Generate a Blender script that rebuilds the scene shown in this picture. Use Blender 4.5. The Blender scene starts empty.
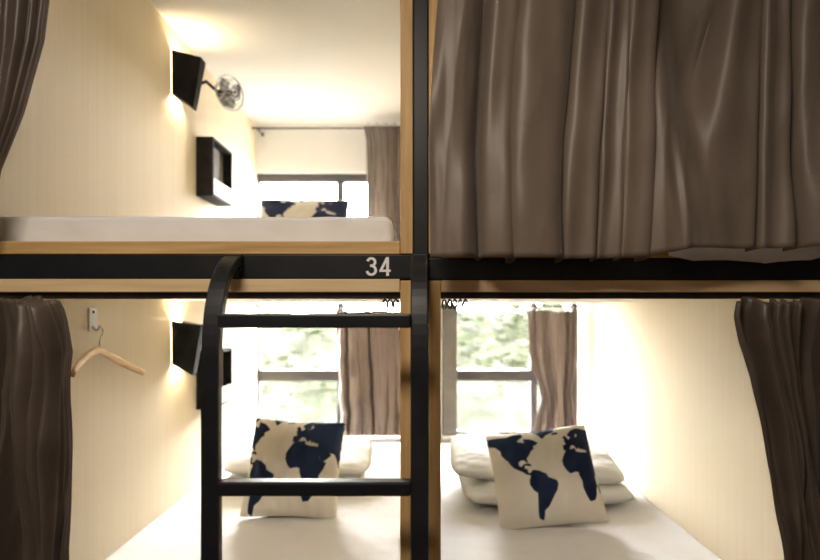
import bpy, bmesh, math, random
import numpy as np
from mathutils import Vector, Matrix, noise
PI = math.pi
R = math.radians
scene = bpy.context.scene
col = scene.collection

# ------------------------------------------------------------------ helpers
origin = {}
def tag(o, label=None, cat=None, group=None, kind=None):
    if label: o['label'] = label
    if cat: o['category'] = cat
    if group: o['group'] = group
    if kind: o['kind'] = kind
    return o
def thing(name, label, cat, loc=(0, 0, 0), group=None, rot=(0, 0, 0)):
    o = bpy.data.objects.new(name, None); col.objects.link(o)
    o.empty_display_size = .05
    o.location = loc; o.rotation_euler = rot
    origin[o.name] = Vector(loc)
    return tag(o, label, cat, group)
def obj(name, bm, mat, parent=None, smooth=False, bevel=0, local=False, solid=0, segs=2, sub=0):
    if parent is not None and not local:
        bmesh.ops.translate(bm, verts=bm.verts, vec=-origin[parent.name])
    bmesh.ops.recalc_face_normals(bm, faces=bm.faces)
    me = bpy.data.meshes.new(name)
    bm.to_mesh(me); bm.free()
    for p in me.polygons: p.use_smooth = smooth
    me.materials.append(mat)
    o = bpy.data.objects.new(name, me); col.objects.link(o)
    if parent is not None:
        o.parent = parent
        origin[o.name] = origin[parent.name]
    else:
        origin[o.name] = Vector((0, 0, 0))
    if bevel:
        m = o.modifiers.new('bevel', 'BEVEL'); m.width = bevel; m.segments = segs; m.limit_method = 'ANGLE'; m.angle_limit = R(40)
    if solid:
        m = o.modifiers.new('solid', 'SOLIDIFY'); m.thickness = solid; m.offset = 0
    if sub:
        m = o.modifiers.new('sub', 'SUBSURF'); m.levels = sub; m.render_levels = sub
    return o
def box(bm, x0, x1, y0, y1, z0, z1):
    v = [bm.verts.new((x, y, z)) for x in (x0, x1) for y in (y0, y1) for z in (z0, z1)]
    for f in ((0, 1, 3, 2), (4, 6, 7, 5), (0, 4, 5, 1), (2, 3, 7, 6), (0, 2, 6, 4), (1, 5, 7, 3)):
        bm.faces.new([v[i] for i in f])
def boxes(*bs):
    bm = bmesh.new()
    for b in bs: box(bm, *b)
    return bm
def tube(bm, pts, r, n=10, closed=False, flat=1.0):
    pts = [Vector(p) for p in pts]; N = len(pts)
    rings = []; up = None
    for i, p in enumerate(pts):
        if closed: t = pts[(i+1) % N] - pts[i-1]
        else: t = pts[min(i+1, N-1)] - pts[max(i-1, 0)]
        t.normalize()
        if up is None:
            up = Vector((0, 0, 1)) if abs(t.z) < .9 else Vector((1, 0, 0))
        a = t.cross(up).normalized(); up = a.cross(t).normalized()
        rr = r[i] if isinstance(r, (list, tuple)) else r
        rings.append([bm.verts.new(p + a*math.cos(2*PI*k/n)*rr*flat + up*math.sin(2*PI*k/n)*rr) for k in range(n)])
    M = N if closed else N-1
    for i in range(M):
        A, B = rings[i], rings[(i+1) % N]
        for k in range(n):
            bm.faces.new((A[k], A[(k+1) % n], B[(k+1) % n], B[k]))
    if not closed:
        bm.faces.new(rings[0][::-1]); bm.faces.new(rings[-1])
def lathe(bm, prof, n=20, M=None):
    rings = []
    for (r, h) in prof:
        rings.append([bm.verts.new((r*math.cos(2*PI*k/n), r*math.sin(2*PI*k/n), h)) for k in range(n)])
    for A, B in zip(rings, rings[1:]):
        for k in range(n):
            bm.faces.new((A[k], A[(k+1) % n], B[(k+1) % n], B[k]))
    bm.faces.new(rings[0][::-1]); bm.faces.new(rings[-1])
    if M is not None:
        bmesh.ops.transform(bm, matrix=M, verts=[v for r_ in rings for v in r_])

# ------------------------------------------------------------------ materials
def mat(name, base, rough=.5, metal=0, spec=.5, emit=None, estr=0, sheen=0):
    m = bpy.data.materials.new(name); m.use_nodes = True
    b = m.node_tree.nodes['Principled BSDF']
    b.inputs['Base Color'].default_value = (*base, 1)
    b.inputs['Roughness'].default_value = rough
    b.inputs['Metallic'].default_value = metal
    b.inputs['Specular IOR Level'].default_value = spec
    if sheen:
        b.inputs['Sheen Weight'].default_value = sheen
        b.inputs['Sheen Roughness'].default_value = .4
    if emit:
        b.inputs['Emission Color'].default_value = (*emit, 1)
        b.inputs['Emission Strength'].default_value = estr
    return m
def noisy(m, c1, c2, scale=(1, 1, 1), nscale=5, detail=4, bump=0, bscale=None, lo=.35, hi=.65, dist=.01):
    nt = m.node_tree; b = nt.nodes['Principled BSDF']
    tc = nt.nodes.new('ShaderNodeTexCoord'); mp = nt.nodes.new('ShaderNodeMapping')
    mp.inputs['Scale'].default_value = scale
    nz = nt.nodes.new('ShaderNodeTexNoise'); nz.inputs['Scale'].default_value = nscale; nz.inputs['Detail'].default_value = detail
    rp = nt.nodes.new('ShaderNodeValToRGB')
    rp.color_ramp.elements[0].position = lo; rp.color_ramp.elements[1].position = hi
    rp.color_ramp.elements[0].color = (*c1, 1); rp.color_ramp.elements[1].color = (*c2, 1)
    L = nt.links.new
    L(tc.outputs['Object'], mp.inputs['Vector']); L(mp.outputs['Vector'], nz.inputs['Vector'])
    L(nz.outputs['Fac'], rp.inputs['Fac']); L(rp.outputs['Color'], b.inputs['Base Color'])
    if bump:
        bp = nt.nodes.new('ShaderNodeBump'); bp.inputs['Strength'].default_value = bump; bp.inputs['Distance'].default_value = dist
        src = nz
        if bscale:
            mp2 = nt.nodes.new('ShaderNodeMapping'); mp2.inputs['Scale'].default_value = bscale
            src = nt.nodes.new('ShaderNodeTexNoise'); src.inputs['Scale'].default_value = 1; src.inputs['Detail'].default_value = 1.5
            L(tc.outputs['Object'], mp2.inputs['Vector']); L(mp2.outputs['Vector'], src.inputs['Vector'])
        L(src.outputs['Fac'], bp.inputs['Height']); L(bp.outputs['Normal'], b.inputs['Normal'])
    return m
WALL = noisy(mat('wallpaper_cream', (.8, .68, .5), .75, spec=.2), (.82, .715, .53), (.85, .75, .57), (60, 60, .6), 2, 3)
CEIL = noisy(mat('ceiling_paint', (.85, .83, .79), .9, spec=.1), (.87, .85, .805), (.90, .88, .835), (1, 1, 1), 3)
WHITEWALL = noisy(mat('white_paint', (.85, .84, .82), .9, spec=.1), (.85, .835, .80), (.89, .875, .84), (1, 1, 1), 4)
def WOODY(n, s, c1=(.50, .315, .125), c2=(.71, .47, .21)): return noisy(mat(n, (.5, .3, .13), .5, spec=.35), c1, c2, s, 3, 5)
WOODX = WOODY('pale_wood_horizontal', (1.2, 14, 22))
WOODP = WOODY('pale_wood_lower_rail', (1.2, 14, 22), (.68, .50, .28), (.82, .63, .38))
WOODZ = WOODY('pale_wood_vertical', (22, 14, 1.2))
HANGW = noisy(mat('hanger_wood', (.7, .45, .2), .6, spec=.25), (.74, .50, .25), (.86, .64, .36), (6, 2, 14), 4, 3)
BLACK = noisy(mat('black_steel', (.012, .013, .015), .4, spec=.4), (.007, .009, .012), (.012, .014, .018), (1, 1, 1), 12)
BLACKM = noisy(mat('black_lacquer', (.01, .01, .01), .7, spec=.15), (.008, .008, .009), (.016, .016, .016), (1, 1, 1), 20)
RAILM = noisy(mat('dark_rail', (.03, .022, .016), .4, metal=.4), (.025, .018, .013), (.05, .035, .025), (3, 1, 1), 8)
CHROME = mat('chrome', (.72, .78, .84), .12, metal=1)
STEEL = noisy(mat('brushed_steel', (.6, .58, .55), .35, metal=.9), (.5, .51, .53), (.64, .66, .68), (1, 1, 20), 6)
MSTEEL = noisy(mat('grey_steel', (.3, .3, .3), .3, metal=.85), (.22, .23, .25), (.32, .33, .35), (1, 1, 10), 6)
DSTEEL = noisy(mat('dark_steel', (.08, .08, .08), .3, metal=.8), (.06, .06, .065), (.12, .12, .125), (1, 1, 10), 6)
PLATEW = noisy(mat('white_enamel', (.8, .78, .74), .35), (.88, .875, .86), (.92, .915, .9), (1, 1, 1), 6)
NUMW = mat('white_vinyl', (.95, .95, .95), .5)
SHEET = noisy(mat('white_sheet', (.86, .85, .82), .85, spec=.15, sheen=.1), (.86, .86, .86), (.90, .90, .90), (1, 1, 1), 5, bump=.45, bscale=(9, 9, 12), dist=.03)
PILLOWM = noisy(mat('white_pillowcase', (.86, .85, .82), .85, spec=.15), (.84, .84, .84), (.88, .88, .88), (1, 1, 1), 5, bump=.6, bscale=(9, 14, 14), dist=.04)
CURT = noisy(mat('taupe_satin', (.15, .11, .085), .46, spec=.5, sheen=.2), (.172, .134, .106), (.208, .165, .133), (1, 1, 1), 6, bump=.22, bscale=(24, 24, 5), dist=.010)
CURT_SHADED = noisy(mat('taupe_satin_shaded', (.06, .045, .035), .42, spec=.5, sheen=.12), (.082, .062, .049), (.108, .083, .066), (1, 1, 1), 6, bump=.35, bscale=(26, 26, 12), dist=.012)  # same cloth as the drawn curtain, with its shade put into the colour
CURTB = noisy(mat('taupe_satin_window', (.2, .14, .11), .42, spec=.5, sheen=.1), (.175, .130, .110), (.22, .168, .145), (1, 1, 1), 6, bump=.15, bscale=(30, 30, 6), dist=.008)
# thin window curtains let some daylight through
nt = CURTB.node_tree; pb = nt.nodes['Principled BSDF']; out = nt.nodes['Material Output']
tl = nt.nodes.new('ShaderNodeBsdfTranslucent'); tl.inputs['Color'].default_value = (.32, .23, .19, 1)
ms = nt.nodes.new('ShaderNodeMixShader'); ms.inputs['Fac'].default_value = .05
nt.links.new(pb.outputs[0], ms.inputs[1]); nt.links.new(tl.outputs[0], ms.inputs[2]); nt.links.new(ms.outputs[0], out.inputs['Surface'])
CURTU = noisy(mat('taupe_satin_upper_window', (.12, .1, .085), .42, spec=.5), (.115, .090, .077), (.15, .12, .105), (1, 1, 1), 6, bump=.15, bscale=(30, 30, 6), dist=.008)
FRAME = noisy(mat('window_frame', (.12, .10, .085), .5), (.028, .025, .022), (.045, .04, .035), (1, 1, 1), 8)
FRAMEB = noisy(mat('window_stile', (.15, .12, .1), .6), (.080, .069, .056), (.105, .091, .076), (1, 1, 1), 8)
FLOORM = noisy(mat('floor_wood', (.2, .12, .07), .5), (.10, .06, .035), (.17, .11, .06), (2, 14, 1), 3)
CORR = noisy(mat('corridor_paint', (.2, .16, .12), .8), (.12, .10, .08), (.16, .132, .108), (1, 1, 1), 3)
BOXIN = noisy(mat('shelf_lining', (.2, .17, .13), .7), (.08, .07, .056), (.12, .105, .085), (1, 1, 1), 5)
LIP = noisy(mat('shelf_lip', (.8, .76, .68), .6), (.8, .75, .66), (.86, .81, .72), (1, 1, 1), 5)
BULB = mat('lamp_bulb', (1, .9, .7), .5, emit=(1, .72, .38), estr=15)
LEAF = noisy(mat('leaf', (.2, .3, .08), .9, spec=.0), (.023, .0275, .0165), (.032, .0355, .025), (1, 1, 1), 1.0)
HEDGE = noisy(mat('hedge_leaf', (.02, .025, .015), .95, spec=.0), (.0225, .0255, .0185), (.036, .0375, .032), (1, 1, 1), 1.1, 3)
BARK = noisy(mat('bark', (.1, .09, .07), .9), (.018, .017, .014), (.022, .021, .018), (4, 4, 1), 4)
GROUNDM = noisy(mat('outside_ground', (.6, .58, .5), .9), (.26, .25, .235), (.32, .31, .29), (1, 1, 1), 1)
glass = bpy.data.materials.new('window_glass'); glass.use_nodes = True
nt = glass.node_tree; nt.nodes.clear()
o_ = nt.nodes.new('ShaderNodeOutputMaterial'); mx = nt.nodes.new('ShaderNodeMixShader')
tr = nt.nodes.new('ShaderNodeBsdfTransparent'); gl = nt.nodes.new('ShaderNodeBsdfGlossy'); gl.inputs['Roughness'].default_value = .02
mx.inputs['Fac'].default_value = .05
nt.links.new(tr.outputs[0], mx.inputs[1]); nt.links.new(gl.outputs[0], mx.inputs[2]); nt.links.new(mx.outputs[0], o_.inputs[0])
# map print: cream cotton with navy continents, thresholded from a signed distance stored on the cushion's vertices
MAPM = mat('map_cotton', (.8, .74, .62), .85, spec=.15)
nt = MAPM.node_tree; b = nt.nodes['Principled BSDF']
at_ = nt.nodes.new('ShaderNodeAttribute'); at_.attribute_name = 'map'
mr = nt.nodes.new('ShaderNodeMapRange'); mr.inputs['From Min'].default_value = -.026; mr.inputs['From Max'].default_value = -.008
mxx = nt.nodes.new('ShaderNodeMix'); mxx.data_type = 'RGBA'
mxx.inputs['A'].default_value = (.88, .835, .74, 1); mxx.inputs['B'].default_value = (.012, .022, .058, 1)
nt.links.new(at_.outputs['Fac'], mr.inputs['Value']); nt.links.new(mr.outputs['Result'], mxx.inputs['Factor']); nt.links.new(mxx.outputs['Result'], b.inputs['Base Color'])

# ------------------------------------------------------------------ setting
ZC = 2.42      # ceiling
WX = -1.012    # face of the left wall
def struct(name, bm, m, parent=None, **k):
    o = obj(name, bm, m, parent, **k)
    if parent is None: o['kind'] = 'structure'
    return o
struct('floor', boxes((-1.07, 1.06, -2.05, 2.1, -.05, 0)), FLOORM)
struct('ceiling', boxes((-1.07, 1.06, -2.05, 2.1, ZC, ZC+.06)), CEIL)
struct('wall_left', boxes((WX-.06, WX, -.0, 2.1, 0, ZC)), WALL)
struct('wall_right', boxes((1.0, 1.06, -.0, 2.1, 0, ZC)), WALL)
struct('wall_left_corridor', boxes((WX-.06, WX, -2.05, -.0, 0, ZC)), CORR)
struct('wall_right_corridor', boxes((1.0, 1.06, -2.05, -.0, 0, ZC)), CORR)
struct('wall_front', boxes((WX, 1.0, -2.06, -2.0, 0, ZC)), CORR)
struct('wall_middle', boxes((-.028, .04, .066, 2.0, 0, ZC)), WALL)
struct('wall_back', boxes((WX, 1, 2.0, 2.1, 0, .48), (WX, 1, 2.0, 2.1, 2.12, ZC), (-.05, .15, 2.0, 2.1, .48, 2.12)), WHITEWALL)
def window(name, x0, x1, mull, stile, lw=.04):
    w = struct(name, boxes((x0, x1, 2.02, 2.07, 2.07, 2.12), (x0, x1, 2.02, 2.07, .48, .50),
                           (x0, x0+lw, 2.02, 2.07, .50, 2.07), (x1-.04, x1, 2.02, 2.07, .50, 2.07)), FRAME, bevel=.004)
    obj('window_bar', boxes((x0+lw, x1-.04, 2.015, 2.065, .815, .885)), FRAME, w, bevel=.004)
    obj('window_bar', boxes((x0+lw, x1-.04, 2.025, 2.065, 1.33, 1.38)), FRAME, w, bevel=.004)
    obj('window_mullion', boxes((mull-.022, mull+.022, 2.02, 2.07, .50, 2.07)), FRAME, w, bevel=.004)
    if stile: obj('window_stile', boxes((stile[0], stile[1], 1.985, 2.018, .48, 1.3)), FRAMEB, w, bevel=.004)
    obj('window_pane', boxes((x0+lw*.6, x1-.03, 2.043, 2.047, .49, 2.1)), glass, w)
    obj('window_sill', boxes((x0, x1, 1.955, 2.02, .455, .48)), WHITEWALL, w, bevel=.006)
window('window_1', WX, -.05, -.49, None, .014)
window('window_2', .15, 1.0, .73, (.155, .245))

# ------------------------------------------------------------------ bunk bed
XL = WX+.001
bunk = thing('bunk_bed', 'black steel bunk frame edged in pale wood, four berths, numbered 34', 'bunk bed', (0, .02, 0))
obj('post', boxes((-.011, .024, .02, .064, 0, ZC)), BLACK, bunk, bevel=.003)
beamL = obj('beam', boxes((XL, -.012, .024, .064, 1.327, 1.384)), BLACK, bunk, bevel=.003)
obj('beam', boxes((.025, .999, .024, .064, 1.324, 1.376)), BLACK, bunk, bevel=.003)
for (a, b_) in ((XL, -.042), (.054, .999)):
    obj('wood_rail', boxes((a, b_, .022, .064, 1.384 if a < 0 else 1.376, 1.414 if a < 0 else 1.40)), WOODX, bunk, bevel=.002)
    obj('wood_rail', boxes((a, b_, .022, .064, 1.296, 1.3265 if a < 0 else 1.3235)), WOODP, bunk, bevel=.002)
for (a, b_) in ((-.041, -.012), (.025, .053)):
    obj('wood_stile', boxes((a, b_, .02, .064, 1.3845, ZC)), WOODZ, bunk, bevel=.002)
    obj('wood_stile', boxes((a, b_, .022, .064, 0, 1.323)), WOODZ, bunk, bevel=.002)
for (a, b_) in ((XL, -.03), (.042, .998)):
    obj('bed_base', boxes((a, b_, .066, 1.98, 1.302, 1.383)), CEIL, bunk)
    obj('bed_base', boxes((a, b_, .066, 1.98, .26, .34)), CEIL, bunk)
    obj('front_board', boxes((a if a < 0 else .054, b_ if a > 0 else -.042, .026, .064, .24, .34)), WOODX, bunk, bevel=.002)
def ring_bm(c, r, t, ax='x', n=14):
    bm = bmesh.new(); c = Vector(c)
    pts = []
    for k in range(n):
        a = 2*PI*k/n
        pts.append(c+Vector((math.cos(a)*r*.45, math.cos(a)*r*.8, math.sin(a)*r)))
    tube(bm, pts, t, 6, True)
    return bm
for (a, b_, xs) in ((XL, -.042, (-.052, -.066, -.078)), (.054, .999, (.062, .075, .087, .100, .112))):
    rl = obj('curtain_rail', boxes((a, b_, .034, .056, 1.281, 1.2955)), RAILM, bunk, bevel=.002)
    for x in xs: obj('curtain_glider', ring_bm((x, .045, 1.268), .011, .0022), RAILM, rl, smooth=True)
obj('curtain_rail', boxes((XL, -.042, -.03, -.008, 2.36, 2.38)), RAILM, bunk, bevel=.002)
obj('curtain_rail', boxes((.03, .999, -.06, -.04, 2.36, 2.38)), RAILM, bunk, bevel=.002)
# number: flat strokes of even width, plain sans serif
def ribbon(bm, pts, w, y0, y1):
    P = [Vector(p) for p in pts]; prev = None
    for i, p in enumerate(P):
        t = (P[min(i+1, len(P)-1)] - P[max(i-1, 0)]).normalized(); nn = Vector((-t.y, t.x))*w/2
        a, c = p+nn, p-nn
        ring = [bm.verts.new((a.x, y0, a.y)), bm.verts.new((c.x, y0, c.y)), bm.verts.new((c.x, y1, c.y)), bm.verts.new((a.x, y1, a.y))]
        if prev:
            for k in range(4): bm.faces.new((prev[k], prev[(k+1) % 4], ring[(k+1) % 4], ring[k]))
        else: bm.faces.new(ring[::-1])
        prev = ring
    bm.faces.new(prev)
bm = bmesh.new()
ell = lambda cx, cy, rx, ry, a0, a1: [(cx+rx*math.cos(R(a0+(a1-a0)*k/14)), cy+ry*math.sin(R(a0+(a1-a0)*k/14))) for k in range(15)]
W_ = .135
ribbon(bm, ell(.265, .738, .185, .195, 168, -90), W_, 0, .01)
ribbon(bm, [(.20, .545), (.27, .545)], W_*.95, 0, .01)
ribbon(bm, ell(.265, .300, .215, .235, 90, -170), W_, .0005, .0105)
X4 = .68
ribbon(bm, [(X4+.385, 0), (X4+.385, 1.0)], W_*1.02, 0, .01)
ribbon(bm, [(X4-.02, .275), (X4+.54, .275)], W_*.92, .0005, .0105)
ribbon(bm, [(X4+.045, .27), (X4+.36, .955)], W_*.95, .001, .011)
s = .0435
bmesh.ops.scale(bm, vec=(s*1.08, .1, s), verts=bm.verts)
bmesh.ops.translate(bm, verts=bm.verts, vec=(-.092-.61*s*1.08, .0228, 1.3555-.5*s))
n_ = obj('number', bm, NUMW, beamL); n_['label'] = 'white number 34'

# ------------------------------------------------------------------ ladder
lad = thing('ladder', 'black steel bunk ladder with curved rail tops under the number 34', 'ladder', (-.21, -.115, 0))
LY = -.115
path = [(LY, 0.0), (LY, 1.13)]
B = [Vector((LY, 1.13)), Vector((LY, 1.27)), Vector((LY+.05, 1.345)), Vector((.006, 1.368))]
for k in range(1, 17):
    t = k/16
    p = B[0]*(1-t)**3 + B[1]*3*t*(1-t)**2 + B[2]*3*t*t*(1-t) + B[3]*t**3
    path.append((p.x, p.y))
for xc in (-.422, .003):
    bm = bmesh.new(); prev = None
    for i, (y, z) in enumerate(path):
        p0 = path[max(i-1, 0)]; p1 = path[min(i+1, len(path)-1)]
        t = Vector((p1[0]-p0[0], p1[1]-p0[1])).normalized(); nn = Vector((-t.y, t.x))
        w = .0185; h = .011
        ring = [bm.verts.new((xc+sx*w, y+sn*nn.x*h, z+sn*nn.y*h)) for (sx, sn) in ((-1, -1), (1, -1), (1, 1), (-1, 1))]
        if prev:
            for k in range(4): bm.faces.new((prev[k], prev[(k+1) % 4], ring[(k+1) % 4], ring[k]))
        else: bm.faces.new(ring[::-1])
        prev = ring
    bm.faces.new(prev)
    rl = obj('rail', bm, BLACK, lad, bevel=.003)
    bm = boxes((xc-.0185, xc+.0185, .004, .0195, 1.345, 1.382)); obj('hook_plate', bm, BLACK, rl, bevel=.002)
    bm = bmesh.new(); box(bm, xc-.02, xc+.02, LY-.016, LY+.016, 0, .02); obj('foot_cap', bm, BLACKM, rl, bevel=.004)
for z in (1.232, .892, .552, .212):
    obj('rung', boxes((-.405, -.0145, LY-.015, LY+.015, z-.0145, z+.0145)), BLACK, lad, bevel=.004)

# ------------------------------------------------------------------ mattresses
def mattress(x0, x1, z0, z1, label, seed, front=.072, back=1.95, roundl=False, roundr=True, r=.024):
    """sheeted mattress: creased cross-section swept along x; open ends sit against the wall"""
    bm = bmesh.new(); h = z1-z0
    prof = [(0, 0), (0, h*.25), (0, h*.5), (0, h-r)]
    prof += [(r-r*math.cos(R(a)), h-r+r*math.sin(R(a))) for a in (22, 45, 68, 90)]
    L = back-front
    prof += [(t*L, h) for t in (.03, .06, .1, .16, .24, .34, .45, .56, .67, .78, .88, .95)] + [(L-r*.3, h-r*.1), (L, h-r), (L, 0)]
    nx = 110; rings = []
    for i in range(nx+1):
        x = x0+(x1-x0)*i/nx; d0, d1 = x-x0, x1-x
        e = 0
        if roundr and d1 < .022: e = 1-d1/.022
        if roundl and d0 < .03: e = max(e, 1-d0/.03)
        e = 1-math.sqrt(max(0, 1-e*e))
        ring = []
        for (py, pz) in prof:
            k = min(1, pz/h*1.6)
            nz = noise.noise(Vector((x*5+seed, py*3, pz*9)))*.004 + noise.noise(Vector((x*14-pz*60+seed, py*6, pz*18)))*.0036
            if not roundl: nz = nz*min(1, d0/.12) + .001*max(0, 1-d0/.12)
            pc = .5*L
            yy = front + pc + (py-pc)*(1-.02*e) + (nz*k if py < .03 else 0)
            zz = z0 + pz*(1-.38*e) + (nz*k*.8 if py > .001 else nz*k*.25)
            ring.append(bm.verts.new((x, yy, zz)))
        rings.append(ring)
    n = len(prof)
    for A, B_ in zip(rings, rings[1:]):
        for k in range(n): bm.faces.new((A[k], A[(k+1) % n], B_[(k+1) % n], B_[k]))
    bm.faces.new(rings[0]); bm.faces.new(rings[-1][::-1])
    o = obj('mattress', bm, SHEET, None, smooth=True)
    return tag(o, label, 'mattress')
mattress(XL, -.056, 1.3835, 1.482, 'white sheeted mattress in the open upper berth behind the wooden rail', 3, r=.013)
mu = mattress(.062, .9995, 1.3835, 1.46, 'white sheeted mattress of the upper berth mostly hidden by the closed curtain', 7)
mattress(XL, -.045, .341, .45, 'white sheeted mattress in the lower berth behind the ladder', 11)
mattress(.055, .998, .341, .45, 'white sheeted mattress in the lower berth without a ladder', 15)
# loose sheet edge hanging over the rail below the closed curtain
bm = bmesh.new(); prev = None
for i in range(61):
    u = i/60; x = .57+.36*u
    zb_ = 1.360+.008*abs(math.sin(u*5.2))**.8+.03*max(0, u-.9)*4+.03*max(0, .15-u)*4
    yw = .0105+.002*math.sin(u*30)
    row = [bm.verts.new((x, .071, 1.440)), bm.verts.new((x, .045, 1.425)), bm.verts.new((x, yw, 1.408)), bm.verts.new((x, yw-.002, 1.395)), bm.verts.new((x, yw-.012, zb_))]
    if prev:
        for k in range(4): bm.faces.new((prev[k], prev[k+1], row[k+1], row[k]))
    prev = row
obj('sheet_edge', bm, SHEET, mu, smooth=True, solid=.0015)

# ------------------------------------------------------------------ pillows
def pillow_bm(W, H, T, n, mapf=None, seed=0, corner=.07, pw=.42, rnd=0, wrk=1.0):
    """lies in x (width), z (height), normal y, origin at centre"""
    bm = bmesh.new()
    lay = bm.verts.layers.float.new('map')
    for side in (-1, 1):
        g = []
        for j in range(n+1):
            row = []
            for i in range(n+1):
                u = -1+2*i/n; v = -1+2*j/n
                x = W/2*u*(1-corner*(1-v*v)*u*u)*math.sqrt(1-rnd*v**4/2); z = H/2*v*(1-corner*(1-u*u)*v*v)*math.sqrt(1-rnd*u**4/2)
                q = max(0, (1-u*u)*(1-v*v))
                t = T/2*q**pw
                wr = noise.noise(Vector((u*2.3+seed, v*2.3, side*3)))*.14 + noise.noise(Vector((u*6+seed, v*4, side*5)))*.08
                t *= 1+wr*wrk
                vt = bm.verts.new((x, side*t, z))
                vt[lay] = mapf[j, i] if (mapf is not None and side == -1) else -1
                row.append(vt)
            g.append(row)
        for j in range(n):
            for i in range(n):
                bm.faces.new((g[j][i], g[j][i+1], g[j+1][i+1], g[j+1][i]))
    bmesh.ops.remove_doubles(bm, verts=bm.verts, dist=1e-5)
    return bm
CONT = [
 [(-168,66),(-156,71),(-140,70),(-125,70),(-110,68),(-95,72),(-82,73),(-80,68),(-93,60),(-90,57),(-82,55),(-79,52),(-77,57),(-77,62),(-68,60),(-64,58),(-56,52),(-66,48),(-65,44),(-70,42),(-75,36),(-81,31),(-80,25),(-83,29),(-90,30),(-97,27),(-97,21),(-91,18),(-87,21),(-88,16),(-83,14),(-83,9),(-78,8),(-83,8),(-92,14),(-105,20),(-110,25),(-114,31),(-117,33),(-124,41),(-124,48),(-133,56),(-145,60),(-152,59),(-160,55),(-164,60)],
 [(-73,78),(-60,76),(-52,70),(-44,60),(-38,65),(-22,70),(-18,78),(-32,83),(-60,82)],
 [(-78,8),(-72,12),(-62,10),(-52,5),(-50,0),(-36,-5),(-35,-9),(-39,-17),(-45,-23),(-50,-29),(-57,-37),(-65,-42),(-67,-50),(-69,-55),(-74,-52),(-74,-43),(-72,-30),(-70,-18),(-76,-14),(-81,-6),(-80,0),(-77,4)],
 [(-6,35),(10,37),(11,33),(20,31),(32,31),(35,26),(38,18),(43,12),(51,12),(47,5),(40,-3),(40,-15),(35,-21),(33,-27),(27,-34),(19,-35),(15,-27),(12,-17),(13,-8),(9,0),(9,4),(3,6),(-8,4),(-13,8),(-17,14),(-17,21),(-13,27)],
 [(44,-16),(50,-13),(47,-25),(44,-24)],
 [(-9,37),(-9,43),(-2,44),(-4,48),(3,51),(8,54),(9,57),(12,54),(20,55),(24,59),(30,60),(22,61),(24,65),(18,62),(17,57),(12,56),(5,59),(6,62),(14,68),(25,71),(40,67),(45,68),(60,69),(70,73),(90,76),(105,78),(120,73),(140,73),(160,70),(180,68),(178,63),(163,60),(162,56),(156,51),(156,60),(142,59),(136,54),(140,48),(130,42),(127,35),(122,40),(119,37),(122,31),(118,24),(108,21),(109,12),(103,9),(104,2),(99,8),(98,15),(92,22),(80,15),(78,8),(73,18),(67,25),(57,26),(50,30),(56,24),(59,22),(45,13),(39,21),(35,29),(36,36),(28,37),(26,40),(23,37),(19,42),(13,45),(18,40),(16,38),(10,44),(3,43),(-1,37)],
 [(-5,50),(1,51),(0,54),(-3,58),(-6,56),(-3,54)],
 [(-24,64),(-14,65),(-16,67),(-22,66)],
 [(-85,22),(-75,20),(-78,22)],
]
def map_field(n, lon0, lon1, lat0, lat1):
    g = np.linspace(-1, 1, n+1); U, V = np.meshgrid(g, g)
    best = np.full(U.shape, 9.0); inside = np.zeros(U.shape, bool)
    for poly in CONT:
        P = np.array([(-1+2*(a-lon0)/(lon1-lon0), -1+2*(c-lat0)/(lat1-lat0)) for a, c in poly])
        for k in range(len(P)):
            A = P[k]; B = P[(k+1) % len(P)]
            d = B-A; L2 = max((d*d).sum(), 1e-9)
            t = np.clip(((U-A[0])*d[0]+(V-A[1])*d[1])/L2, 0, 1)
            best = np.minimum(best, np.hypot(U-A[0]-t*d[0], V-A[1]-t*d[1]))
            if abs(d[1]) > 1e-9:
                c = ((A[1] > V) != (B[1] > V)) & (U < d[0]*(V-A[1])/d[1]+A[0])
                inside ^= c
    return np.where(inside, best, -best)
def cushion(label, S, H, T, loc, rot, ext, seed):
    n = 120
    bm = pillow_bm(S, H, T, n, map_field(n, *ext), seed, .07, .44, .10)
    o = obj('map_cushion', bm, MAPM, None, smooth=True)
    o.location = loc; o.rotation_euler = rot
    return tag(o, label, 'cushion', 'world map cushions on the beds')
def pillow(label, W, H, T, loc, rot, seed):
    bm = pillow_bm(W, H, T, 48, None, seed, .03, .38, .36, 1.2)
    bm.verts.layers.float.remove(bm.verts.layers.float['map'])
    o = obj('pillow', bm, PILLOWM, None, smooth=True)
    o.location = loc; o.rotation_euler = rot
    return tag(o, label, 'pillow', 'white pillows on the lower beds')
pillow('white pillow at the bottom of the stack in the lower berth without a ladder', .72, .44, .105, (.535, 1.07, .50), (R(-89), 0, R(2)), 1)
pillow('white pillow on top of another, behind the larger map cushion', .76, .42, .105, (.515, 1.14, .592), (R(-80), R(2), R(-2)), 2)
pillow('white pillow at the bottom of the stack behind the ladder', .64, .40, .085, (-.56, 1.22, .492), (R(-89), 0, 0), 3)
pillow('white pillow on top of another, behind the ladder and smaller map cushion', .68, .40, .085, (-.55, 1.26, .572), (R(-81), R(1), R(2)), 4)
cushion('cream cushion with navy world map leaning left on white pillows, lower berth beside the ladder', .41, .375, .20, (.487, .80, .614), (R(-28), R(-8), R(-4)), (-148, 48, -64, 80), 5)
cushion('cream cushion with navy world map on white pillows, seen between the ladder rungs', .38, .39, .19, (-.495, .88, .624), (R(-23), R(4), R(4)), (-90, 78, -56, 70), 6)
cushion('cream cushion with navy world map in the upper berth by the window', .49, .41, .15, (-.61, 1.52, 1.675), (R(-22), 0, R(2)), (-140, 60, -60, 74), 7)

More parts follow.
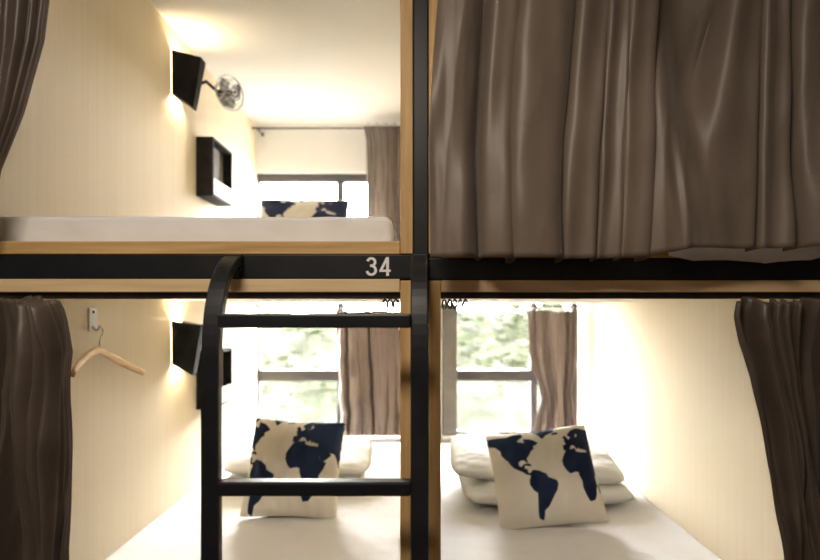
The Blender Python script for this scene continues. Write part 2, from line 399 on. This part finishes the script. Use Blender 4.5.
# ------------------------------------------------------------------ curtains
def panel_bm(xl, xr, zt, zb, Y0, amp, n, seed, nu, nv, xamp=.3, drift=.6, hemw=.01, edge=(None, None), ew=.12, irr=1.0, lump=0, crease=0, topw=0, wave=(0, 0)):
    rnd = random.Random(seed)
    ph = [rnd.uniform(0, 2*PI) for _ in range(8)]
    bm = bmesh.new(); g = []
    I = lambda keys, t: float(np.interp(t, [k[0] for k in keys], [k[1] for k in keys]))
    for j in range(nv+1):
        v = j/nv; row = []
        a = I(amp, v)
        L = I(xl, v) + wave[0]*noise.noise(Vector((1.3, v*9, seed))); Rr = I(xr, v) + wave[1]*noise.noise(Vector((7.7, v*9, seed)))
        for i in range(nu+1):
            u = i/nu
            w = u + irr*(.34/n*math.sin(2*PI*u*1.7+ph[0]) + .24/n*math.sin(2*PI*u*n*.37+ph[1]) + .2/n*noise.noise(Vector((u*n*.7, v*1.5, seed+20))))
            p = 2*PI*n*w + ph[2] + drift*v*math.sin(2*PI*u*1.3+ph[3]) + .5*drift*math.sin(3*v+ph[6]+u*5)
            A = .72+.36*math.sin(2*PI*u*n*.31+ph[4]+.8*drift*v)
            f = A*math.sin(p) + .24*math.sin(2.0*p+ph[5]+v*1.3) + .22*noise.noise(Vector((u*n*1.3, v*3.5, seed))) + .12*noise.noise(Vector((u*n*3, v*5, seed+9)))
            if lump:
                f += lump*noise.noise(Vector((u*n*1.1+v*3, v*5, seed+3))) + lump*.45*noise.noise(Vector((u*n*2.2-v*5, v*7, seed+5)))
            if crease:
                f += crease*abs(noise.noise(Vector((u*n*2.6+1.5*v, v*2.2, seed+31)))) + crease*.5*noise.noise(Vector((u*n*5-2*v, v*4, seed+37)))
            if edge[0] is not None and u < ew: q = u/ew; q = q*q*(3-2*q); f = edge[0]*(1-q)+f*q
            if edge[1] is not None and u > 1-ew: q = (1-u)/ew; q = q*q*(3-2*q); f = edge[1]*(1-q)+f*q
            x = L+(Rr-L)*u + xamp*(Rr-L)/n*.5*math.cos(p)*min(1, 4*u, 4*(1-u))*A
            zz = I(zb, u) - hemw*f
            z0_ = zt + topw*(f-.6)*.5
            row.append(bm.verts.new((x, Y0+a*f, z0_+(zz-z0_)*v)))
        g.append(row)
    for j in range(nv):
        for i in range(nu):
            bm.faces.new((g[j][i], g[j+1][i], g[j+1][i+1], g[j][i+1]))
    return bm
def curtain(label, m, group, head=None, **k):
    xc = (k['xl'][0][1]+k['xr'][0][1])/2
    if head is None:
        o = obj('curtain', panel_bm(**k), m, None, smooth=True, solid=.0012)
        return tag(o, label, 'curtain', group)
    t = thing('curtain', label, 'curtain', (xc, k['Y0'], min(z for _, z in k['zb'])), group)
    obj('panel', panel_bm(**k), m, t, smooth=True, solid=.0012)
    for kk in range(max(3, k['n'])):
        x = k['xl'][0][1] + (k['xr'][0][1]-k['xl'][0][1])*(kk+.5)/max(3, k['n'])
        obj('curtain_hook', ring_bm((x, k['Y0'], k['zt']+.008), .008, .0018, 'd', 10), STEEL, t, smooth=True)
    return t
curtain('wide taupe satin curtain drawn shut across the upper berth', CURT, None,
        xl=[(0, .055), (.35, .05), (.55, .034), (.75, .022), (1, .026)], xr=[(0, .99), (1, .985)], zt=2.36,
        zb=[(0, 1.366), (.12, 1.368), (.25, 1.362), (.42, 1.366), (.5, 1.369), (.6, 1.384), (.68, 1.385), (.78, 1.386), (.88, 1.391), (1, 1.394)],
        Y0=-.055, amp=[(0, .030), (.4, .042), (1, .046)], n=9, seed=11, nu=420, nv=90, xamp=.6, drift=1.3, hemw=.003, irr=1.35, crease=.16, lump=.12)
curtain('taupe curtain gathered to the wall side of the open upper berth', CURT_SHADED, None,
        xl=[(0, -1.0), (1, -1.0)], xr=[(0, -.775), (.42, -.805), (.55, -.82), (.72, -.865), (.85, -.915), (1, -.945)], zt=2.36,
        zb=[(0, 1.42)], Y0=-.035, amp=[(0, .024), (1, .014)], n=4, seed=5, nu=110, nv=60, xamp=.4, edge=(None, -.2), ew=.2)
curtain('taupe curtain coloured as in shade, gathered beside the wooden clothes hanger', CURT_SHADED, None,
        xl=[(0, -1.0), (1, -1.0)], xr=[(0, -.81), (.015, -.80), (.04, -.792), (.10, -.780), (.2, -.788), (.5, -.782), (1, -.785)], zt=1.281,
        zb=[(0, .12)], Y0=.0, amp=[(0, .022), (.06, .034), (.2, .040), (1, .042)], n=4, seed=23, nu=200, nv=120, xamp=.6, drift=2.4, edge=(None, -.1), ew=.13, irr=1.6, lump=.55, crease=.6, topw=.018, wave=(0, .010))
curtain('taupe curtain coloured as in shade, swept aside in the lower berth without a ladder', CURT_SHADED, None,
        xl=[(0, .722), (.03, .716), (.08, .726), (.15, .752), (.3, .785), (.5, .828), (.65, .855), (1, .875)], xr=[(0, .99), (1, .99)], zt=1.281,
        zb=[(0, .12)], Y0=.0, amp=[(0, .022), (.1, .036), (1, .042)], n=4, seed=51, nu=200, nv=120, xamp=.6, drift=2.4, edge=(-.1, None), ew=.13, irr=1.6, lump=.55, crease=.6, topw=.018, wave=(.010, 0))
curtain('taupe curtain at the window of the open upper berth', CURTU, None, head=.05,
        xl=[(0, -.325), (.1, -.31), (1, -.305)], xr=[(0, -.06), (1, -.055)], zt=2.375, zb=[(0, 1.50)], Y0=1.885, amp=[(0, .028), (1, .042)], n=5, seed=41, nu=120, nv=40, xamp=.6, drift=.9, crease=.3, topw=.02)
curtain('taupe window curtain behind the ladder, above the smaller map cushion', CURTB, None, head=.05,
        xl=[(0, -.50), (.5, -.48), (1, -.47)], xr=[(0, -.07), (1, -.06)], zt=1.268, zb=[(0, .50)], Y0=1.89, amp=[(0, .028), (1, .044)], n=6, seed=42, nu=140, nv=40, xamp=.5, drift=1.2, crease=.35, topw=.02, wave=(.012, 0))
curtain('taupe window curtain drawn in at its middle beside the lower right wall', CURTB, None, head=.05,
        xl=[(0, .665), (.3, .67), (.45, .69), (.62, .735), (.72, .74), (.85, .715), (1, .68)], xr=[(0, .965), (.35, .965), (.5, .95), (.66, .925), (.82, .945), (1, .968)], zt=1.268, zb=[(0, .50)], Y0=1.89, amp=[(0, .028), (.65, .024), (1, .040)], n=5, seed=44, nu=120, nv=50, xamp=.25, drift=.5, crease=.35, topw=.02, edge=(0, 0), ew=.08, wave=(.01, 0))
def rod(label, x0, x1, z):
    t = thing('curtain_rod', label, 'curtain rod', ((x0+x1)/2, 1.89, z))
    bm = bmesh.new(); tube(bm, [(x0, 1.89, z), (x1, 1.89, z)], .005, 10); obj('rod', bm, RAILM, t, smooth=True)
    for x in (x0+.03, x1-.06):
        obj('bracket', boxes((x-.004, x+.004, 1.888, 1.998 if z > 2 else 1.9, z-.003, z+.003), (x-.008, x+.008, 1.88, 1.90, z+.004, z+.019)) if z < 2 else
            boxes((x-.004, x+.004, 1.888, 1.998, z-.003, z+.003), (x-.008, x+.008, 1.994, 2.0, z-.01, z+.01)), RAILM, t)
rod('dark curtain rod along the top of the upper berth window', -1.0, -.035, 2.358)
rod('dark curtain rod over the window behind the ladder', -1.0, -.035, 1.282)
rod('dark curtain rod over the window in the lower berth without a ladder', .05, .995, 1.282)

# ------------------------------------------------------------------ sconces
def sconce(label, Y, z):
    t = thing('wall_lamp', label, 'wall lamp', (WX, Y, z), 'black angled wall lamps on the left wall')
    bm = bmesh.new(); box(bm, 0, .006, -.036, .036, -.06, .09); obj('back_plate', bm, BLACKM, t, local=True, bevel=.002)
    # folded sheet shade: tapering wedge of three facets, open at top and bottom
    bm = bmesh.new()
    top = [(.004, -.05, .118), (.112, -.026, .100), (.112, .022, .100), (.004, .046, .118)]
    bot = [(.004, -.044, -.060), (.075, -.020, -.108), (.075, .014, -.108), (.004, .036, -.060)]
    T_ = [bm.verts.new(p) for p in top]; B_ = [bm.verts.new(p) for p in bot]
    for k in range(3): bm.faces.new((B_[k], B_[k+1], T_[k+1], T_[k]))
    obj('lamp_shade', bm, BLACKM, t, local=True, solid=.004)
    bm = bmesh.new(); tube(bm, [(.006, 0, 0), (.031, 0, 0)], .008, 10); bh = obj('bulb_holder', bm, STEEL, t, local=True, smooth=True)
    bm = bmesh.new(); lathe(bm, [(.008, -.035), (.010, -.02), (.010, .02), (.007, .035)], 14, Matrix.Translation((.038, 0, 0))); obj('bulb', bm, BULB, bh, local=True, smooth=True)
    for dz, e in ((.075, 2.4), (-.05, 2.2)):
        l = bpy.data.lights.new('lamp_light', 'POINT'); l.energy = e; l.color = (1, .77, .48); l.shadow_soft_size = .012
        lo = bpy.data.objects.new('lamp_light', l); col.objects.link(lo); lo.location = (WX+.038, Y, z+dz)
sconce('black angled wall lamp above the small chrome fan in the upper berth', .965, 2.205)
sconce('black angled wall lamp in the lower berth near the hanger', .965, 1.095)

# ------------------------------------------------------------------ wall shelves
def shelf(label, z0, z1):
    Y0, Y1 = 1.15, 1.39
    t = thing('wall_shelf', label, 'shelf', (WX, (Y0+Y1)/2, z0), 'black box shelves on the left wall')
    d = .078
    obj('side_panel', boxes((WX, WX+d, Y0, Y0+.012, z0, z1)), BLACKM, t, bevel=.001)
    obj('side_panel', boxes((WX, WX+d, Y1-.012, Y1, z0, z1)), BLACKM, t, bevel=.001)
    obj('top_panel', boxes((WX, WX+d, Y0+.012, Y1-.012, z1-.012, z1)), BLACKM, t, bevel=.001)
    obj('bottom_panel', boxes((WX, WX+d, Y0+.012, Y1-.012, z0, z0+.012)), BLACKM, t, bevel=.001)
    obj('back_panel', boxes((WX, WX+d*.45, Y0+.012, Y1-.012, z0+.012, z1-.012)), BOXIN, t)
    obj('front_lip', boxes((WX+d-.01, WX+d-.001, Y0+.012, Y1-.012, z0+.012, z0+.085)), LIP, t, bevel=.001)
shelf('black box shelf on the wall of the upper berth below the fan', 1.78, 2.05)
shelf('black box shelf on the wall of the lower berth, partly behind the ladder', .805, 1.07)

# ------------------------------------------------------------------ fan
fan = thing('wall_fan', 'small chrome caged fan on the upper berth wall beside the lamp', 'fan', (WX, 1.14, 2.24))
FC = Vector((-.857, 1.15, 2.248)); ax = Vector((.86, -.50, -.10)).normalized()
Mf = Matrix.Translation(FC) @ ax.to_track_quat('Z', 'Y').to_matrix().to_4x4() @ Matrix.Scale(.97, 4)
bm = bmesh.new(); lathe(bm, [(.028, 0), (.028, .006), (.016, .014)], 18, Matrix.Translation((WX, 1.10, 2.25)) @ Matrix.Rotation(R(90), 4, 'Y')); obj('wall_plate', bm, BLACKM, fan, smooth=True)
bm = bmesh.new(); bk = Mf @ Vector((0, 0, -.05))
tube(bm, [(WX+.008, 1.10, 2.25), (-.97, 1.09, 2.262), (-.945, 1.10, 2.278), (-.928, 1.14, 2.266), bk], .007, 10); obj('arm', bm, BLACKM, fan, smooth=True)
bm = bmesh.new(); lathe(bm, [(.012, -.062), (.026, -.055), (.028, -.02), (.016, -.008)], 20, Mf); motor = obj('motor', bm, DSTEEL, fan, smooth=True)
bm = bmesh.new(); lathe(bm, [(.014, -.01), (.016, .004), (.008, .012)], 16, Mf); obj('hub', bm, DSTEEL, motor, smooth=True)
for k in range(3):
    bm = bmesh.new(); g = []
    for i in range(7):
        r = .012+.055*i/6; w = .010+.026*math.sin(PI*(.12+.72*i/6))
        g.append([bm.verts.new((r, -w, -.012)), bm.verts.new((r, 0, -.002)), bm.verts.new((r, w, .006))])
    for i in range(6):
        for q in range(2): bm.faces.new((g[i][q], g[i][q+1], g[i+1][q+1], g[i+1][q]))
    bmesh.ops.transform(bm, matrix=Mf @ Matrix.Rotation(2*PI/3*k+.4, 4, 'Z'), verts=bm.verts)
    obj('blade', bm, MSTEEL, motor, solid=.0015, smooth=True)
bm = bmesh.new()
def circ(r, h, n=28): return [Mf @ Vector((r*math.cos(2*PI*k/n), r*math.sin(2*PI*k/n), h)) for k in range(n)]
for r, h, t_ in ((.078, 0, .0045), (.055, .024, .0013), (.03, .03, .0013), (.055, -.026, .0016), (.012, .031, .004)): tube(bm, circ(r, h), t_, 6, True)
for k in range(14):
    a = 2*PI*k/14; c, s = math.cos(a), math.sin(a)
    tube(bm, [Mf @ Vector((c*r, s*r, h)) for r, h in ((.012, .031), (.03, .03), (.055, .024), (.072, .012), (.078, 0), (.072, -.014), (.055, -.026), (.027, -.035))], .0012, 5)
obj('cage', bm, CHROME, fan, smooth=True)

# ------------------------------------------------------------------ hook and hanger
HY = .385
hk = thing('wall_hook', 'small white wall hook holding the wooden hanger', 'hook', (WX, HY, 1.2))
obj('plate', boxes((WX, WX+.006, HY+.012, HY+.05, 1.190, 1.262)), PLATEW, hk, bevel=.002)
bm = bmesh.new(); tube(bm, [(WX+.004, HY+.03, 1.204), (WX+.018, HY+.022, 1.195), (-.980, HY+.006, 1.194), (-.969, HY, 1.198), (-.964, HY, 1.208)], [.004, .003, .003, .003, .004], 10); obj('prong', bm, PLATEW, hk, smooth=True)
bm = bmesh.new(); lathe(bm, [(.004, 0), (.004, .002)], 10, Matrix.Translation((WX+.006, HY+.03, 1.25)) @ Matrix.Rotation(R(90), 4, 'Y')); obj('screw', bm, RAILM, hk)
hang = thing('clothes_hanger', 'plain wooden clothes hanger on the lower left wall hook', 'hanger', (-.974, HY, 1.037), None, (R(-6.5), 0, R(9)))
bm = bmesh.new(); pts = []; rr = []
for i in range(33):
    s = -1+2*i/32
    sm = math.sqrt(s*s+.012)-.11+.006
    pts.append((.045*s*s, s*.24, .098-.080*sm)); rr.append(.0125*(1-.2*abs(s)**3))
tube(bm, pts, rr, 10, flat=.55); obj('shoulder', bm, HANGW, hang, smooth=True, local=True)
bm = bmesh.new()
tube(bm, [(0, 0, .095), (0, 0, .13), (0, .004, .138)] + [(0, .016*math.sin(a)*1.0, .155-.016*math.cos(a)) for a in [R(d) for d in range(40, 271, 23)]], .0022, 8); obj('hook', bm, CHROME, hang, smooth=True, local=True)

# ------------------------------------------------------------------ outside
struct('ground', boxes((-14, 14, 2.4, 22, -1.6, -1.5)), GROUNDM)
def tree(label, x, y, z, rx, rz, seed, n=700):
    rnd = random.Random(seed)
    t = thing('tree', label, 'tree', (x, y, -1.5), 'trees outside the windows')
    bm = bmesh.new()
    tube(bm, [(x, y, -1.5), (x+.05, y, -.6), (x-.04, y+.05, z-rz*.3), (x, y, z+rz*.4)], [.07, .05, .03, .015], 10)
    for k in range(5):
        a = 2*PI*k/5+seed; tube(bm, [(x, y, z-rz*.4), (x+.5*rx*math.cos(a), y+.5*rx*math.sin(a), z), (x+.8*rx*math.cos(a), y+.8*rx*math.sin(a), z+.3*rz)], [.025, .018, .008], 8)
    obj('trunk', bm, BARK, t, smooth=True)
    bm = bmesh.new()
    for _ in range(n):
        while True:
            p = Vector((rnd.uniform(-1, 1), rnd.uniform(-1, 1), rnd.uniform(-1, 1)))
            if p.length < 1 and noise.noise(p*1.6+Vector((seed, 0, 0))) > -.03: break
        c = Vector((x+p.x*rx, y+p.y*rx, z+p.z*rz)); s = rnd.uniform(.10, .18)
        q = Matrix.Rotation(rnd.uniform(0, 6.3), 3, 'Z') @ Matrix.Rotation(rnd.uniform(-1.2, 1.2), 3, 'X')
        bm.faces.new([bm.verts.new(c + q @ Vector(v)) for v in ((-s, 0, 0), (0, -s*.45, 0), (s, 0, .1*s), (0, s*.45, 0))])
    obj('crown', bm, LEAF, t)
tree('leafy tree outside the window behind the ladder', -2.1, 7.2, .2, 1.6, 1.0, 3, 420)
tree('leafy tree outside the window of the lower berth without a ladder', 1.5, 7.4, 1.1, 1.6, .9, 8, 800)
# dense clipped hedge behind the trees, a soft lumpy wall of leaves
bm = bmesh.new(); g = []
for i in range(121):
    x = -6+12*i/120; row = []
    top = 1.25+.35*noise.noise(Vector((x*.9, 0, 3)))+.15*noise.noise(Vector((x*2.6, 4, 3)))
    for j in range(41):
        t = j/40
        z = -1.5+(top+1.5)*min(1, t/.8); y = 10.2 + (0 if t < .8 else (t-.8)/.2*1.0)
        d = .30*noise.noise(Vector((x*1.3, z*1.3, 9)))+.12*noise.noise(Vector((x*3.5, z*3.5, 2)))
        row.append(bm.verts.new((x, y+d, z+.2*d)))
    g.append(row)
for i in range(120):
    for j in range(40): bm.faces.new((g[i][j], g[i+1][j], g[i+1][j+1], g[i][j+1]))
tag(obj('hedge', bm, HEDGE, None, smooth=True), 'pale sunlit hedge seen through the lower windows behind the trees', 'hedge')

# ------------------------------------------------------------------ light
w = bpy.data.worlds.new('world'); scene.world = w; w.use_nodes = True
bg = w.node_tree.nodes['Background']; bg.inputs['Color'].default_value = (1, .985, .955, 1); bg.inputs['Strength'].default_value = 82.0
def area(name, loc, size, e, c, rot=(0, 0, 0)):
    l = bpy.data.lights.new(name, 'AREA'); l.shape = 'RECTANGLE'; l.size, l.size_y = size; l.energy = e; l.color = c
    o = bpy.data.objects.new(name, l); col.objects.link(o); o.location = loc; o.rotation_euler = rot
area('corridor_fill_light', (-.4, -1.3, ZC-.02), (.6, .4), 28, (1, .87, .72))  # unseen fill light without a fixture, added to brighten the bunk fronts

# ------------------------------------------------------------------ camera
cd = bpy.data.cameras.new('camera'); cam = bpy.data.objects.new('camera', cd); col.objects.link(cam)
cam.location = (0, -1.143, 1.25); cam.rotation_euler = (R(90), 0, 0)
cd.sensor_width = 36; cd.lens = 503/820*36; cd.clip_start = .02
cd.shift_x = -8/820; cd.shift_y = 32/820
cd.dof.use_dof = True; cd.dof.focus_distance = 1.3; cd.dof.aperture_fstop = 1.6
scene.camera = cam
scene.view_settings.view_transform = 'Standard'
scene.view_settings.look = 'None'
